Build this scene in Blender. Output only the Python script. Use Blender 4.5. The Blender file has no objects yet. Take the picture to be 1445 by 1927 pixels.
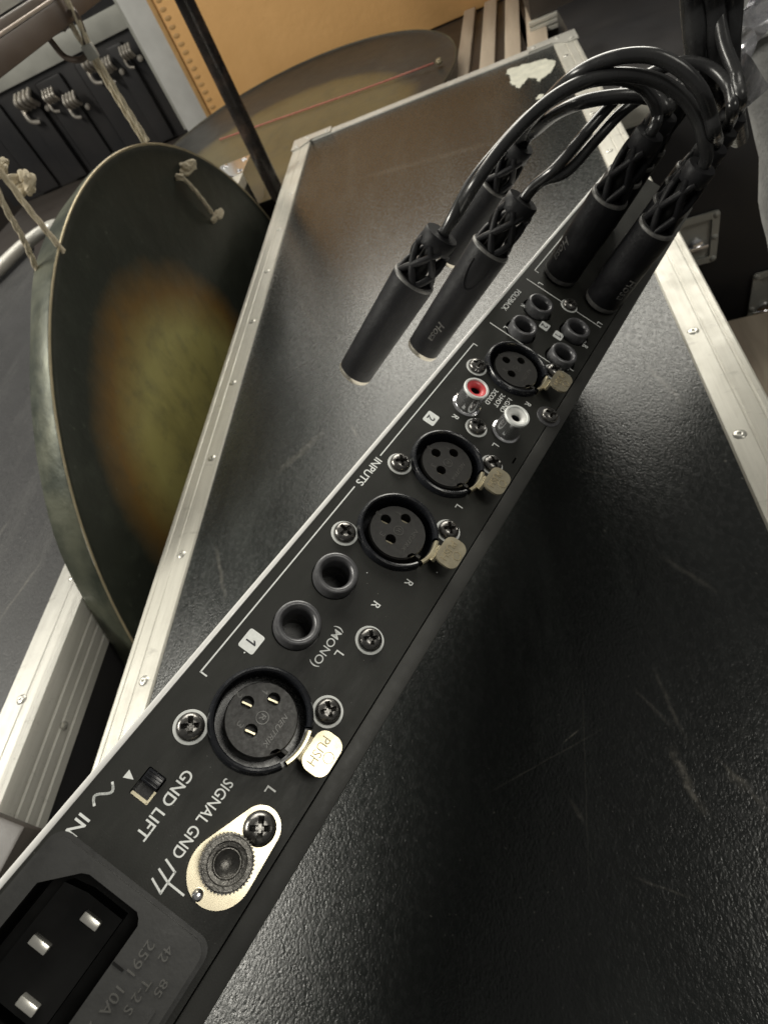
import bpy, bmesh, math, random
from mathutils import Vector, Matrix, noise as mnoise
random.seed(7)
S = 0.001                      # everything below is written in millimetres
scn = bpy.context.scene
COL = scn.collection

# ------------------------------------------------------------------ camera
CAMZ = 295.583
Rx = Vector((0.940843, 0.041071, -0.336345))      # camera right in the world
Ry = Vector((-0.173551, -0.794132, -0.582439))    # camera down
Rz = Vector((-0.291023, 0.606356, -0.740025))     # camera forward
cam = bpy.data.cameras.new('camera')
co = bpy.data.objects.new('camera', cam); COL.objects.link(co)
m = Matrix((( Rx.x, -Ry.x, -Rz.x, 0), (Rx.y, -Ry.y, -Rz.y, 0), (Rx.z, -Ry.z, -Rz.z, CAMZ * S), (0, 0, 0, 1)))
co.matrix_world = m
cam.sensor_fit = 'HORIZONTAL'; cam.sensor_width = 36.0
cam.lens = 36.0 * 1095.14 / 1445.0
cam.clip_start = 0.005; cam.clip_end = 60
cam.dof.use_dof = True; cam.dof.focus_distance = 0.150; cam.dof.aperture_fstop = 42
scn.camera = co

# ------------------------------------------------------------------ light
w = bpy.data.worlds.new('World'); scn.world = w; w.use_nodes = True
bg = w.node_tree.nodes['Background']; bg.inputs[0].default_value = (1.0, 0.98, 0.92, 1); bg.inputs[1].default_value = 0.13

def area(name, loc, target, sx, sy, power, color=(1, 0.965, 0.865)):
    l = bpy.data.lights.new(name, 'AREA'); l.shape = 'RECTANGLE'; l.size = sx; l.size_y = sy
    l.energy = power; l.color = color
    o = bpy.data.objects.new(name, l); COL.objects.link(o); o.location = loc
    d = Vector(target) - Vector(loc); o.rotation_euler = d.to_track_quat('-Z', 'Y').to_euler()
    return o
area('ceiling_light_far', (0.1, 3.5, 1.75), (0.0, 0.4, 0), 3.6, 1.5, 180)
area('ceiling_tube_far', (-0.62, 1.95, 2.1), (-0.5, 0.6, 0), 1.9, 0.6, 28)
area('ceiling_light_left', (-1.7, 0.15, 1.6), (-0.1, 0.3, 0.1), 1.2, 0.4, 44)
area('ceiling_light_near', (1.15, -0.1, 1.55), (0, 0.15, 0.15), 0.5, 0.4, 6)

scn.view_settings.view_transform = 'Standard'; scn.view_settings.look = 'None'
scn.view_settings.gamma = 1; scn.view_settings.use_curve_mapping = False
scn.view_settings.exposure = 0.0

# ------------------------------------------------------------------ materials
class N:
    """small node helper"""
    def __init__(s, name):
        s.m = bpy.data.materials.new(name); s.m.use_nodes = True
        s.t = s.m.node_tree; s.b = s.t.nodes['Principled BSDF']
        s.tc = s.t.nodes.new('ShaderNodeTexCoord')
    def link(s, a, b): s.t.links.new(a, b)
    def node(s, ty, **k):
        n = s.t.nodes.new(ty)
        for a, v in k.items(): setattr(n, a, v)
        return n
    def noise(s, scale, detail=3, rough=.55, stretch=None, vec=None):
        n = s.node('ShaderNodeTexNoise'); n.inputs['Scale'].default_value = scale
        n.inputs['Detail'].default_value = detail; n.inputs['Roughness'].default_value = rough
        src = vec or s.tc.outputs['Object']
        if stretch:
            mp = s.node('ShaderNodeMapping'); mp.inputs['Scale'].default_value = stretch[:3]
            if len(stretch) > 3: mp.inputs['Rotation'].default_value = (0, 0, stretch[3])
            s.link(src, mp.inputs[0]); src = mp.outputs[0]
        s.link(src, n.inputs['Vector']); return n.outputs[0]
    def rng(s, v, a, b, c=0, d=1):
        n = s.node('ShaderNodeMapRange'); s.link(v, n.inputs[0])
        for i, x in zip((1, 2, 3, 4), (a, b, c, d)): n.inputs[i].default_value = x
        return n.outputs[0]
    def math(s, op, a, b=None, clamp=False):
        n = s.node('ShaderNodeMath', operation=op); n.use_clamp = clamp
        for i, x in enumerate((a, b)):
            if x is None: continue
            if isinstance(x, (int, float)): n.inputs[i].default_value = x
            else: s.link(x, n.inputs[i])
        return n.outputs[0]
    def mix(s, f, a, b):
        n = s.node('ShaderNodeMix', data_type='RGBA')
        for i, x in ((0, f), (6, a), (7, b)):
            if isinstance(x, (int, float)): n.inputs[i].default_value = x
            elif isinstance(x, (tuple, list)): n.inputs[i].default_value = (*x[:3], 1)
            else: s.link(x, n.inputs[i])
        return n.outputs[2]
    def bump(s, h, strength, dist, nrm=None):
        n = s.node('ShaderNodeBump'); n.inputs['Strength'].default_value = strength
        n.inputs['Distance'].default_value = dist; s.link(h, n.inputs['Height'])
        if nrm: s.link(nrm, n.inputs['Normal'])
        return n.outputs[0]

def lin(c):  # srgb 0-255 -> linear
    return tuple(((x / 255) / 12.92 if x / 255 <= .04045 else ((x / 255 + .055) / 1.055) ** 2.4) for x in c)

def mat(name, col, rough=.5, metal=0, col2=None, nscale=60, bump=0, bscale=800, bdist=.0002, stretch=None, rvar=.08, coat=0, spec=.5, edge=None, lo=.35, hi=.65):
    n = N(name); b = n.b
    f = n.rng(n.noise(nscale, 5, .6, stretch), lo, hi)
    n.link(n.mix(f, col, col2 or tuple(x * .82 for x in col)), b.inputs['Base Color'])
    b.inputs['Metallic'].default_value = metal
    n.link(n.rng(n.noise(nscale * 2.3, 4, .6, stretch), .3, .7, max(.02, rough - rvar), min(1, rough + rvar)), b.inputs['Roughness'])
    b.inputs['Specular IOR Level'].default_value = spec
    if coat: b.inputs['Coat Weight'].default_value = coat
    if bump: n.link(n.bump(n.noise(bscale, 3, .6, stretch), bump, bdist), b.inputs['Normal'])
    return n.m

M = {}
M['panel'] = mat('painted_steel', (.030, .030, .0265), .45, 0, (.025, .025, .022), 90, .25, 2600, .00006, spec=.3)
def dusty(name, base, rough, spec):
    n = N(name); b = n.b
    c = n.mix(n.rng(n.noise(70, 5, .65), .35, .7), base, tuple(x * .8 for x in base))
    c = n.mix(n.math('MULTIPLY', n.rng(n.noise(1500, 2, .5), .735, .77), n.rng(n.noise(55, 3, .6), .45, .65)), c, (.35, .34, .31))
    c = n.mix(n.math('MULTIPLY', n.rng(n.noise(1, 3, .6, (2600, 60, 1, .5)), .70, .78), n.rng(n.noise(40, 2, .5), .52, .64, 0, .3)), c, (.2, .2, .18))
    c = n.mix(n.math('MULTIPLY', n.rng(n.noise(26, 6, .75, (1, 2.5, 1, .3)), .52, .72), .30), c, tuple(x * 2.0 for x in base))
    n.link(c, b.inputs['Base Color']); b.inputs['Specular IOR Level'].default_value = spec
    n.link(n.rng(n.noise(60, 6, .7, (1, 3, 1, .9)), .3, .7, rough - .1, rough + .1), b.inputs['Roughness'])
    n.link(n.bump(n.noise(2600, 2, .5), .3, .00006), b.inputs['Normal'])
    return n.m
M['panel'] = dusty('painted_steel_panel', (.023, .0235, .0205), .46, .28)
M['cover'] = mat('painted_cover', (.029, .029, .026), .48, 0, None, 90, .3, 2600, .00006)
M['edge_white'] = mat('bare_edge', (.93, .92, .90), .35, .1, (.9, .89, .86), 200)
M['print'] = mat('white_print', (.90, .92, .90), .5, 0, (.80, .82, .80), 900)
M['print_dark'] = mat('dark_print', (.02, .02, .03), .5)
M['blk_plastic'] = mat('black_plastic', (.014, .014, .015), .32, 0, (.02, .02, .02), 300, .12, 1500, .0001)
M['blk_gloss'] = mat('black_ring', (.012, .013, .016), .24, 0, None, 300)
M['insert'] = mat('grey_insert', (.028, .027, .025), .42, 0, (.022, .021, .02), 500, .15, 3000, .00005)
M['ridge'] = mat('raised_mark', (.095, .093, .087), .3, 0)
M['gold'] = mat('champagne_metal', (.72, .66, .48), .28, .85, (.56, .50, .36), 60, .1, 200, .0001)
M['goldmark'] = mat('stamped_mark', (.40, .34, .22), .4, .4)
M['nickel'] = mat('dark_nickel', (.19, .185, .175), .26, .85, (.13, .125, .12), 900, .15, 2500, .0001)
M['jack'] = mat('jack_bushing', (.12, .12, .125), .34, .35, (.09, .09, .095), 700, .1, 2500, .00008)
M['chrome'] = mat('chrome', (.86, .86, .88), .16, .95, (.78, .78, .8), 300)
M['hardware'] = mat('worn_hardware', (.62, .58, .52), .34, .75, (.4, .37, .33), 60)
M['red'] = mat('red_insert', (.80, .10, .11), .35)
M['whiteins'] = mat('white_insert', (.93, .93, .9), .35)
M['zinc'] = mat('zinc_ring', (.80, .82, .80), .42, .1)
M['plate'] = mat('ground_plate', (.76, .68, .50), .28, .85, (.62, .56, .42), 60)
M['knurl'] = mat('knurled_nut', (.075, .072, .066), .3, .8, (.14, .135, .125), 600, .35, 1800, .0002)
M['iec'] = mat('inlet_plastic', (.036, .036, .035), .38, 0, (.027, .027, .026), 120, .25, 700, .0001)
M['cavity'] = mat('dull_black_plastic', (.006, .006, .006), .6, 0, spec=.2)
M['pin'] = mat('tinned_pin', (.8, .78, .72), .25, .7)
M['rubber'] = mat('cable_jacket', (.017, .017, .018), .27, 0, (.028, .028, .028), 60, .15, 500, .0002, spec=.6, rvar=.1)
M['shell'] = mat('moulded_shell', (.008, .008, .0092), .5, 0, (.032, .032, .034), 60, .5, 700, .0003, lo=.5, hi=.85, spec=.2)
M['ringedge'] = mat('worn_rim', (.16, .155, .145), .45, .1, (.06, .06, .06), 300)
M['tip'] = mat('metal_rim', (.62, .58, .5), .3, .85)
M['white_rope'] = mat('cotton_rope', (.62, .55, .42), .8, 0, (.5, .43, .3), 400, .9, 500, .001)
M['floor'] = mat('dark_floor', (.03, .028, .026), .6, 0, None, 3)
M['dark'] = mat('dark_laminate', (.02, .02, .022), .42, 0, (.03, .028, .028), 6, .3, 500, .0003)
M['brownblk'] = mat('brown_black_panel', (.035, .028, .024), .45, 0, (.05, .042, .036), 5, .2, 400, .0003)
M['tan'] = mat('tan_leather', (.84, .49, .20), .55, 0, (.72, .41, .155), 6, .35, 60, .002, lo=.3, hi=.75)
M['tan_dark'] = mat('tan_seam', (.56, .33, .13), .6)
M['pole'] = mat('scuffed_pole', (.022, .018, .016), .28, .2, (.12, .08, .06), 35, .3, 300, .0004, lo=.5, hi=.8)
M['rail'] = mat('brown_rail', (.07, .05, .038), .45, .1, (.09, .065, .05), 10, .2, 300, .0002)
M['railtop'] = mat('rail_trim', (.45, .38, .32), .4, .5)
M['greyalu'] = mat('grey_aluminium', (.46, .46, .42), .45, .3, (.36, .36, .33), 12)
M['whitepost'] = mat('white_aluminium', (.74, .74, .72), .4, .25, (.64, .64, .62), 15, .2, 200, .0003)
M['wood'] = mat('pale_wood', (.60, .51, .40), .7, 0, (.36, .29, .22), 20, .4, 120, .001, stretch=(1, .1, 1))
M['cloth'] = mat('grey_cordura', (.34, .34, .335), .7, 0, (.15, .15, .15), 26, .6, 350, .0012, lo=.3, hi=.7)
M['paint'] = mat('torn_label', (.66, .65, .55), .7, 0, (.5, .5, .42), 90, .8, 180, .0012)
M['red_cord'] = mat('red_cord', (.33, .09, .07), .75, 0, (.4, .16, .12), 200)

# brushed, knocked-about aluminium trim (length runs along local X)
def alu(name, c1=(.55, .535, .475), c2=(.38, .365, .32), metal=.2, rough=.42):
    n = N(name); b = n.b
    st = n.noise(1, 5, .7, (14, 260, 260)); bl = n.noise(38, 5, .7); sm = n.noise(9, 3, .5)
    f = n.math('MULTIPLY', n.rng(st, .35, .7), n.rng(bl, .3, .75, .25, 1))
    c = n.mix(f, c1, c2)
    sp = n.rng(n.noise(95, 5, .8, (1, .3, 1)), .60, .72)
    c = n.mix(n.math('MULTIPLY', sp, .55), c, (.16, .15, .13))
    c = n.mix(n.math('MULTIPLY', n.rng(sm, .45, .75), .35), c, (.72, .70, .63))
    n.link(c, b.inputs['Base Color']); b.inputs['Metallic'].default_value = metal
    n.link(n.rng(bl, .3, .7, rough - .1, rough + .14), b.inputs['Roughness'])
    n.link(n.bump(n.math('ADD', st, n.math('MULTIPLY', bl, 1.2)), .35, .0004), b.inputs['Normal'])
    return n.m
M['alu'] = alu('aluminium_trim')
M['alu_b'] = alu('aluminium_trim_bright', (.56, .55, .51), (.42, .41, .375), .3, .38)
M['rivet'] = mat('rivet_metal', (.62, .61, .56), .32, .6, (.45, .44, .4), 400)

# black textured laminate with scuffs (object space, metres)
def laminate(name, scuffs, base=(.0135, .015, .0145), dust=(.07, .077, .072), rough=.23):
    n = N(name); b = n.b
    grain = n.noise(820, 2, .55, (1, .7, 1, .6)); g2 = n.noise(330, 2, .5, (1, .7, 1, .6)); big = n.noise(9, 5, .65)
    sp = n.rng(n.noise(430, 2, .5), .70, .76)
    dens = n.rng(n.noise(14, 4, .6), .42, .68)
    c = n.mix(n.rng(big, .3, .75), base, tuple(x * 1.5 for x in base))
    smear = n.math('MULTIPLY', n.rng(n.noise(5, 6, .75, (3.5, .7, 1, .5)), .48, .75), .40)
    c = n.mix(smear, c, dust)
    c = n.mix(n.math('MULTIPLY', n.math('MULTIPLY', sp, dens), .5), c, (.32, .31, .28))
    fine = n.rng(n.noise(1, 2, .5, (1400, 18, 1, .35)), .74, .80)
    fine = n.math('MULTIPLY', fine, n.rng(n.noise(11, 2, .5), .5, .62))
    fine2 = n.rng(n.noise(1, 2, .5, (20, 1300, 1, -.5)), .75, .81)
    fine2 = n.math('MULTIPLY', fine2, n.rng(n.noise(13, 2, .5, (1, 1, 1, 1.0)), .53, .62))
    c = n.mix(n.math('MULTIPLY', n.math('MAXIMUM', fine, fine2), .22), c, (.3, .29, .27))
    sep = n.node('ShaderNodeSeparateXYZ'); n.link(n.tc.outputs['Object'], sep.inputs[0])
    warp = n.noise(90, 3, .6)
    brk = n.noise(330, 4, .7)
    for ax, ay, bx, by, wd, st in scuffs:
        L = math.hypot(bx - ax, by - ay); ux, uy = (bx - ax) / L, (by - ay) / L
        dx = n.math('SUBTRACT', sep.outputs[0], ax * S); dy = n.math('SUBTRACT', sep.outputs[1], ay * S)
        al = n.math('ADD', n.math('MULTIPLY', dx, ux), n.math('MULTIPLY', dy, uy))
        pr = n.math('SUBTRACT', n.math('MULTIPLY', dx, uy), n.math('MULTIPLY', dy, ux))
        pr = n.math('ADD', pr, n.math('MULTIPLY', n.math('SUBTRACT', warp, .5), wd * S * 2.5))
        t = n.math('DIVIDE', al, L * S)
        ends = n.math('MULTIPLY', n.rng(t, 0, .25), n.rng(t, 1, .7))
        body = n.rng(n.math('ABSOLUTE', pr), wd * S, wd * S * .2)
        f = n.math('MULTIPLY', n.math('MULTIPLY', ends, n.math('POWER', body, 1.5)), n.rng(brk, .38, .6, .05, st * .45))
        c = n.mix(f, c, (.42, .39, .33))
    n.link(c, b.inputs['Base Color'])
    n.link(n.rng(g2, .3, .7, rough - .05, rough + .1), b.inputs['Roughness'])
    b.inputs['Specular IOR Level'].default_value = .42
    h = n.math('ADD', n.math('MULTIPLY', grain, .8), n.math('MULTIPLY', g2, .35))
    n.link(n.bump(h, .46, .0006), b.inputs['Normal'])
    return n.m
M['lid'] = laminate('scuffed_black_laminate', [
    (26, 80, 33, 50, 3.0, .8), (27, 118, 34, 78, 1.4, .35), (44, 178, 66, 150, 2.0, .35), (-20, 83, -10, 90, .5, .9),
    (16, 108, 30, 86, 1.3, .3), (42, 77, 58, 50, 1.4, .4), (-58, 62, 6, 92, .5, .28), (-5, 120, -18, 20, .5, .2),
    (-20, 60, -14, 48, 1.6, .3), (45, 68, 52, 60, 3.5, .35), (-60, 700, 40, 560, 4, .25), (-230, 420, -60, 520, 1.6, .35), (-150, 640, 10, 690, 3, .2),
    (60, 540, 66, 450, 2.2, .35), (-210, 300, -170, 340, 5, .2), (-90, 380, -60, 440, 5, .2), (-180, 800, 20, 760, 8, .18), (-120, 520, -20, 640, 1.2, .4), (-40, 620, -10, 500, .9, .35), (-230, 560, -190, 470, 3, .25), (70, 330, 84, 280, 2.5, .3), (10, 250, 40, 232, 1.0, .3), (-250, 240, -230, 190, 2, .3), (-150, 340, -140, 318, 1.2, .5), (60, 20, 75, 5, 2, .5), (0, 30, 22, 22, .8, .4)])
M['lid_b'] = laminate('worn_black_laminate', [(-600, 300, -560, 380, 3, .5), (-520, 250, -500, 320, 4, .4), (-450, 200, -430, 260, 2, .4)], (.026, .026, .027), (.1, .1, .095), .42)

# gong metal: dark patina, middle scraped on the near gong, painted reflection on the far
def gongmat(name, r0, r1, dark, mid, centre, off=(0, 0), fade=38):
    n = N(name); b = n.b
    ln = n.node('ShaderNodeVectorMath', operation='LENGTH')
    sep = n.node('ShaderNodeSeparateXYZ'); n.link(n.tc.outputs['Object'], sep.inputs[0])
    cmb = n.node('ShaderNodeCombineXYZ'); n.link(sep.outputs[0], cmb.inputs[0]); n.link(sep.outputs[1], cmb.inputs[1])
    sb = n.node('ShaderNodeVectorMath', operation='SUBTRACT'); n.link(cmb.outputs[0], sb.inputs[0]); sb.inputs[1].default_value = (off[0] * S, off[1] * S, 0); n.link(sb.outputs[0], ln.inputs[0])
    big = n.noise(7, 5, .65); med = n.noise(45, 5, .65)
    r = n.math('ADD', ln.outputs['Value'], n.math('MULTIPLY', n.math('SUBTRACT', big, .5), .05))
    c = n.mix(n.rng(r, r1 * S, r0 * S), dark, mid)
    c = n.mix(n.math('MULTIPLY', n.rng(r, r0 * S, (r0 - fade) * S), .95), c, centre)
    st = n.noise(16, 6, .7, (1, .35, 1, .4)); sm = n.noise(160, 3, .6)
    c = n.mix(n.math('MULTIPLY', n.rng(med, .5, .75), .4), c, tuple(x * 2.4 for x in dark))
    c = n.mix(n.math('MULTIPLY', n.rng(st, .52, .72), .35), c, tuple(x * .5 for x in dark))
    c = n.mix(n.math('MULTIPLY', n.rng(sm, .66, .74), .3), c, tuple(x * 5 for x in dark))
    n.link(c, b.inputs['Base Color']); b.inputs['Metallic'].default_value = .3
    n.link(n.rng(big, .3, .7, .38, .55), b.inputs['Roughness'])
    dn = n.node('ShaderNodeTexVoronoi'); dn.inputs['Scale'].default_value = 38; n.link(n.tc.outputs['Object'], dn.inputs['Vector'])
    n.link(n.bump(n.math('ADD', n.math('MULTIPLY', dn.outputs['Distance'], .35), med), .3, .002), b.inputs['Normal'])
    return n.m
M['gong'] = gongmat('patinated_gong_bronze', 160, 190, (.025, .029, .022), (.17, .10, .028), (.34, .31, .11), off=(-80, 122), fade=44)
M['gong2'] = gongmat('gong_bronze_tan_reflection', 238, 262, (.03, .031, .03), (.115, .092, .043), (.135, .112, .055), off=(0, -118))  # off-centre brown patch: reflection of the tan case, painted into the face colour
M['gongrim'] = mat('tarnished_rim', (.105, .11, .078), .45, .4, (.035, .042, .03), 22, .35, 60, .002, lo=.38, hi=.62)
M['gongedge'] = mat('bright_bronze_edge', (.48, .41, .27), .4, .6)

# ------------------------------------------------------------------ geometry helpers
def V(*a): return Vector(a)
def frame(z, x=None):
    z = Vector(z).normalized(); x = Vector(x) if x else (V(1, 0, 0) if abs(z.x) < .9 else V(0, 1, 0))
    y = z.cross(x).normalized(); x = y.cross(z)
    return Matrix((x, y, z)).transposed().to_4x4()
def T(x, y, z): return Matrix.Translation((x, y, z))

def box(bm, x0, x1, y0, y1, z0, z1, mtx=None, bev=0):
    if x0 > x1: x0, x1 = x1, x0
    if y0 > y1: y0, y1 = y1, y0
    if z0 > z1: z0, z1 = z1, z0
    b2 = bmesh.new()
    vs = [b2.verts.new((x, y, z)) for z in (z0, z1) for y in (y0, y1) for x in (x0, x1)]
    for f in ((0, 2, 3, 1), (4, 5, 7, 6), (0, 1, 5, 4), (1, 3, 7, 5), (3, 2, 6, 7), (2, 0, 4, 6)): b2.faces.new([vs[i] for i in f])
    if bev: bmesh.ops.bevel(b2, geom=b2.edges[:], offset=bev, segments=2, affect='EDGES', profile=.6)
    merge(bm, b2, mtx)
def merge(bm, b2, mtx=None):
    if mtx: bmesh.ops.transform(b2, matrix=mtx, verts=b2.verts[:])
    me = bpy.data.meshes.new('tmp'); b2.to_mesh(me); b2.free(); bm.from_mesh(me); bpy.data.meshes.remove(me)
def lathe(bm, prof, seg=48, mtx=None, arc=None):
    """prof: (r, z) list; arc=(a0,a1) for a partial turn"""
    b2 = bmesh.new(); rings = []
    n = seg if not arc else seg + 1
    for r, z in prof:
        ring = []
        if r < 1e-6: ring = [b2.verts.new((0, 0, z))] * n
        else:
            for i in range(n):
                a = 2 * math.pi * i / seg if not arc else arc[0] + (arc[1] - arc[0]) * i / seg
                ring.append(b2.verts.new((r * math.cos(a), r * math.sin(a), z)))
        rings.append(ring)
    for A, B in zip(rings, rings[1:]):
        for i in range(seg):
            j = (i + 1) % n
            q = [A[i], A[j], B[j], B[i]]; u = []
            for v in q:
                if v not in u: u.append(v)
            if len(u) > 2:
                try: b2.faces.new(u)
                except ValueError: pass
    merge(bm, b2, mtx)
def circle(r, cx=0, cy=0, n=40): return [(cx + r * math.cos(2 * math.pi * i / n), cy + r * math.sin(2 * math.pi * i / n)) for i in range(n)]
def rrect(x0, x1, y0, y1, r, n=5):
    o = []
    for cx, cy, a in ((x1 - r, y1 - r, 0), (x0 + r, y1 - r, 90), (x0 + r, y0 + r, 180), (x1 - r, y0 + r, 270)):
        for i in range(n + 1):
            t = math.radians(a + 90 * i / n); o.append((cx + r * math.cos(t), cy + r * math.sin(t)))
    return o
def plate(bm, outer, holes, z0, z1, mtx=None):
    b2 = bmesh.new(); es = []
    for L in [outer] + list(holes):
        vs = [b2.verts.new((x, y, z1)) for x, y in L]
        es += [b2.edges.new((vs[i], vs[(i + 1) % len(vs)])) for i in range(len(vs))]
    bmesh.ops.triangle_fill(b2, use_beauty=True, edges=es)
    r = bmesh.ops.extrude_face_region(b2, geom=b2.faces[:])
    for v in [g for g in r['geom'] if isinstance(g, bmesh.types.BMVert)]: v.co.z = z0
    bmesh.ops.recalc_face_normals(b2, faces=b2.faces[:])
    merge(bm, b2, mtx)
def cup(bm, loop, z1, z0, mtx=None):
    b2 = bmesh.new()
    a = [b2.verts.new((x, y, z1)) for x, y in loop]; b = [b2.verts.new((x, y, z0)) for x, y in loop]; n = len(a)
    for i in range(n): b2.faces.new((a[i], b[i], b[(i + 1) % n], a[(i + 1) % n]))
    b2.faces.new(b); merge(bm, b2, mtx)
def catmull(pts, k=10):
    P = [2 * pts[0] - pts[1]] + list(pts) + [2 * pts[-1] - pts[-2]]; o = []
    for i in range(1, len(P) - 2):
        a, b, c, d = P[i - 1], P[i], P[i + 1], P[i + 2]
        for j in range(k):
            t = j / k
            o.append(.5 * ((2 * b) + (c - a) * t + (2 * a - 5 * b + 4 * c - d) * t * t + (3 * b - a - 3 * c + d) * t ** 3))
    return o + [pts[-1]]
def tube(bm, pts, r, seg=14, cap=True, k=8, smooth=True):
    P = catmull([Vector(p) for p in pts], k) if smooth and len(pts) > 2 else [Vector(p) for p in pts]
    b2 = bmesh.new(); nrm = None; rings = []
    for i, p in enumerate(P):
        t = (P[min(i + 1, len(P) - 1)] - P[max(i - 1, 0)]).normalized()
        if nrm is None: nrm = t.orthogonal().normalized()
        nrm = (nrm - t * nrm.dot(t)).normalized(); bn = t.cross(nrm)
        rr = r if not callable(r) else r(i / (len(P) - 1))
        rings.append([b2.verts.new(p + (nrm * math.cos(2 * math.pi * j / seg) + bn * math.sin(2 * math.pi * j / seg)) * rr) for j in range(seg)])
    for A, B in zip(rings, rings[1:]):
        for j in range(seg): b2.faces.new((A[j], A[(j + 1) % seg], B[(j + 1) % seg], B[j]))
    if cap: b2.faces.new(rings[0][::-1]); b2.faces.new(rings[-1])
    merge(bm, b2)
def rope(bm, pts, r, k=14):
    P = catmull([Vector(p) for p in pts], k) if len(pts) > 2 else [Vector(pts[0]).lerp(Vector(pts[1]), i / 40) for i in range(41)]
    out = [[], [], []]; nrm = None; dist = 0
    for i, p in enumerate(P):
        t = (P[min(i + 1, len(P) - 1)] - P[max(i - 1, 0)]).normalized()
        if nrm is None: nrm = t.orthogonal().normalized()
        nrm = (nrm - t * nrm.dot(t)).normalized(); bn = t.cross(nrm)
        if i: dist += (p - P[i - 1]).length
        for j in range(3):
            a = dist / (r * 2.6) + j * 2.094
            out[j].append(p + (nrm * math.cos(a) + bn * math.sin(a)) * r * .5)
    for o_ in out: tube(bm, o_, r * .58, 7, smooth=False)
def obj(name, bm, m, parent=None, smooth=None, loc=None, mtx=None):
    """millimetres -> metres, one mesh object"""
    bmesh.ops.scale(bm, vec=(S, S, S), verts=bm.verts[:])
    bmesh.ops.recalc_face_normals(bm, faces=bm.faces[:])
    me = bpy.data.meshes.new(name); bm.to_mesh(me); bm.free()
    me.materials.append(M[m] if isinstance(m, str) else m)
    if smooth is None: smooth = 38
    if smooth:
        for p in me.polygons: p.use_smooth = True
        me.set_sharp_from_angle(angle=math.radians(smooth))
    o = bpy.data.objects.new(name, me); COL.objects.link(o)
    if parent: o.parent = parent
    if loc: o.location = Vector(loc) * S
    if mtx is not None:
        q = mtx.copy(); q.translation *= S; o.matrix_basis = q
    return o
def thing(name, label, cat, group=None, mtx=None):
    o = bpy.data.objects.new(name, None); COL.objects.link(o); o.empty_display_size = .01
    if mtx is not None:
        q = mtx.copy(); q.translation *= S; o.matrix_basis = q
    tag(o, label, cat, group); return o
def tag(o, label=None, cat=None, group=None, kind=None):
    for k, v in (('label', label), ('category', cat), ('group', group), ('kind', kind)):
        if v: o[k] = v
    return o
def dup(o, parent, mtx=None, loc=None):
    c = o.copy(); COL.objects.link(c); c.parent = parent
    if loc: c.location = Vector(loc) * S
    if mtx is not None:
        q = mtx.copy(); q.translation *= S; c.matrix_basis = q
    for ch in list(o.children):
        g = ch.copy(); COL.objects.link(g); g.parent = c
    return c
def onebm(w, h, depth, mtx=None):
    b = bmesh.new()
    plate(b, [(w * .5, -h / 2), (w * .5, h / 2), (w * .2, h / 2), (-w * .5, h * .26), (-w * .5, h * .08), (w * .12, h * .27), (w * .12, -h / 2)], [], -.02, depth)
    if mtx: bmesh.ops.transform(b, matrix=mtx, verts=b.verts[:])
    return b
def textbm(body, w, h, depth=.05, mtx=None, bold=.0, italic=0):
    """lettering fitted into w x h millimetres, centred on the origin, rising depth above z=0"""
    cu = bpy.data.curves.new('t', 'FONT'); cu.body = body; cu.size = 10; cu.extrude = .5; cu.offset = bold; cu.resolution_u = 4; cu.shear = italic
    o = bpy.data.objects.new('t', cu); COL.objects.link(o)
    bpy.context.view_layer.update()
    me = bpy.data.meshes.new_from_object(o.evaluated_get(bpy.context.evaluated_depsgraph_get()))
    bm = bmesh.new(); bm.from_mesh(me); bpy.data.objects.remove(o); bpy.data.curves.remove(cu); bpy.data.meshes.remove(me)
    xs = [v.co.x for v in bm.verts]; ys = [v.co.y for v in bm.verts]
    x0, x1, y0, y1 = min(xs), max(xs), min(ys), max(ys)
    for v in bm.verts:
        v.co.x = ((v.co.x - x0) / (x1 - x0) - .5) * w; v.co.y = ((v.co.y - y0) / (y1 - y0) - .5) * h
        v.co.z = depth if v.co.z > 0 else -.02
    if mtx: bmesh.ops.transform(bm, matrix=mtx, verts=bm.verts[:])
    return bm

# ================================================================== SETTING
bm = bmesh.new(); box(bm, -9000, 9000, -9000, 9000, -1010, -1000)
tag(obj('floor', bm, 'floor'), kind='structure')
bm = bmesh.new(); box(bm, -3500, 3500, 2600, 2640, -1000, 60)
tag(obj('wall', bm, 'brownblk'), 'dark brown wall low down at the very back of the store', 'wall')

# ================================================================== FLIGHT CASE (the one everything lies on)
def trim(parent, p0, p1, wdt, hgt, m='alu', flip=1, lip=3.0):
    """L extrusion from p0 to p1 along the outer edge, top flange wdt wide to the inside (left of travel if flip=1)"""
    p0, p1 = Vector(p0), Vector(p1); d = p1 - p0; L = d.length
    mt = frame((0, 0, 1), d.normalized()); mt.translation = p0
    b = bmesh.new(); s = flip
    # profile in (y, z): y towards the inside of the lid
    prof = [(0, -hgt), (0, -1.2), (s * .4, .6), (s * 1.6, 1.3), (s * 4.5, 1.4), (s * 5.2, .9), (s * 6, .9), (s * 6.7, 1.5), (s * wdt * .5, 1.7), (s * (wdt * .5 + .6), 1.3), (s * (wdt * .5 + 1.4), 1.3), (s * (wdt * .5 + 2), 1.7), (s * (wdt - 1.0), 1.5), (s * wdt, .2), (s * wdt, -1), (s * 2, -1), (s * 2, -hgt)]
    b2 = bmesh.new()
    A = [b2.verts.new((0, y, z)) for y, z in prof]; B = [b2.verts.new((L, y, z)) for y, z in prof]; n = len(A)
    for i in range(n): b2.faces.new((A[i], B[i], B[(i + 1) % n], A[(i + 1) % n]))
    b2.faces.new(A[::-1]); b2.faces.new(B)
    merge(b, b2)
    return obj('edge_trim', b, m, parent, mtx=mt, smooth=25)
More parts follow.
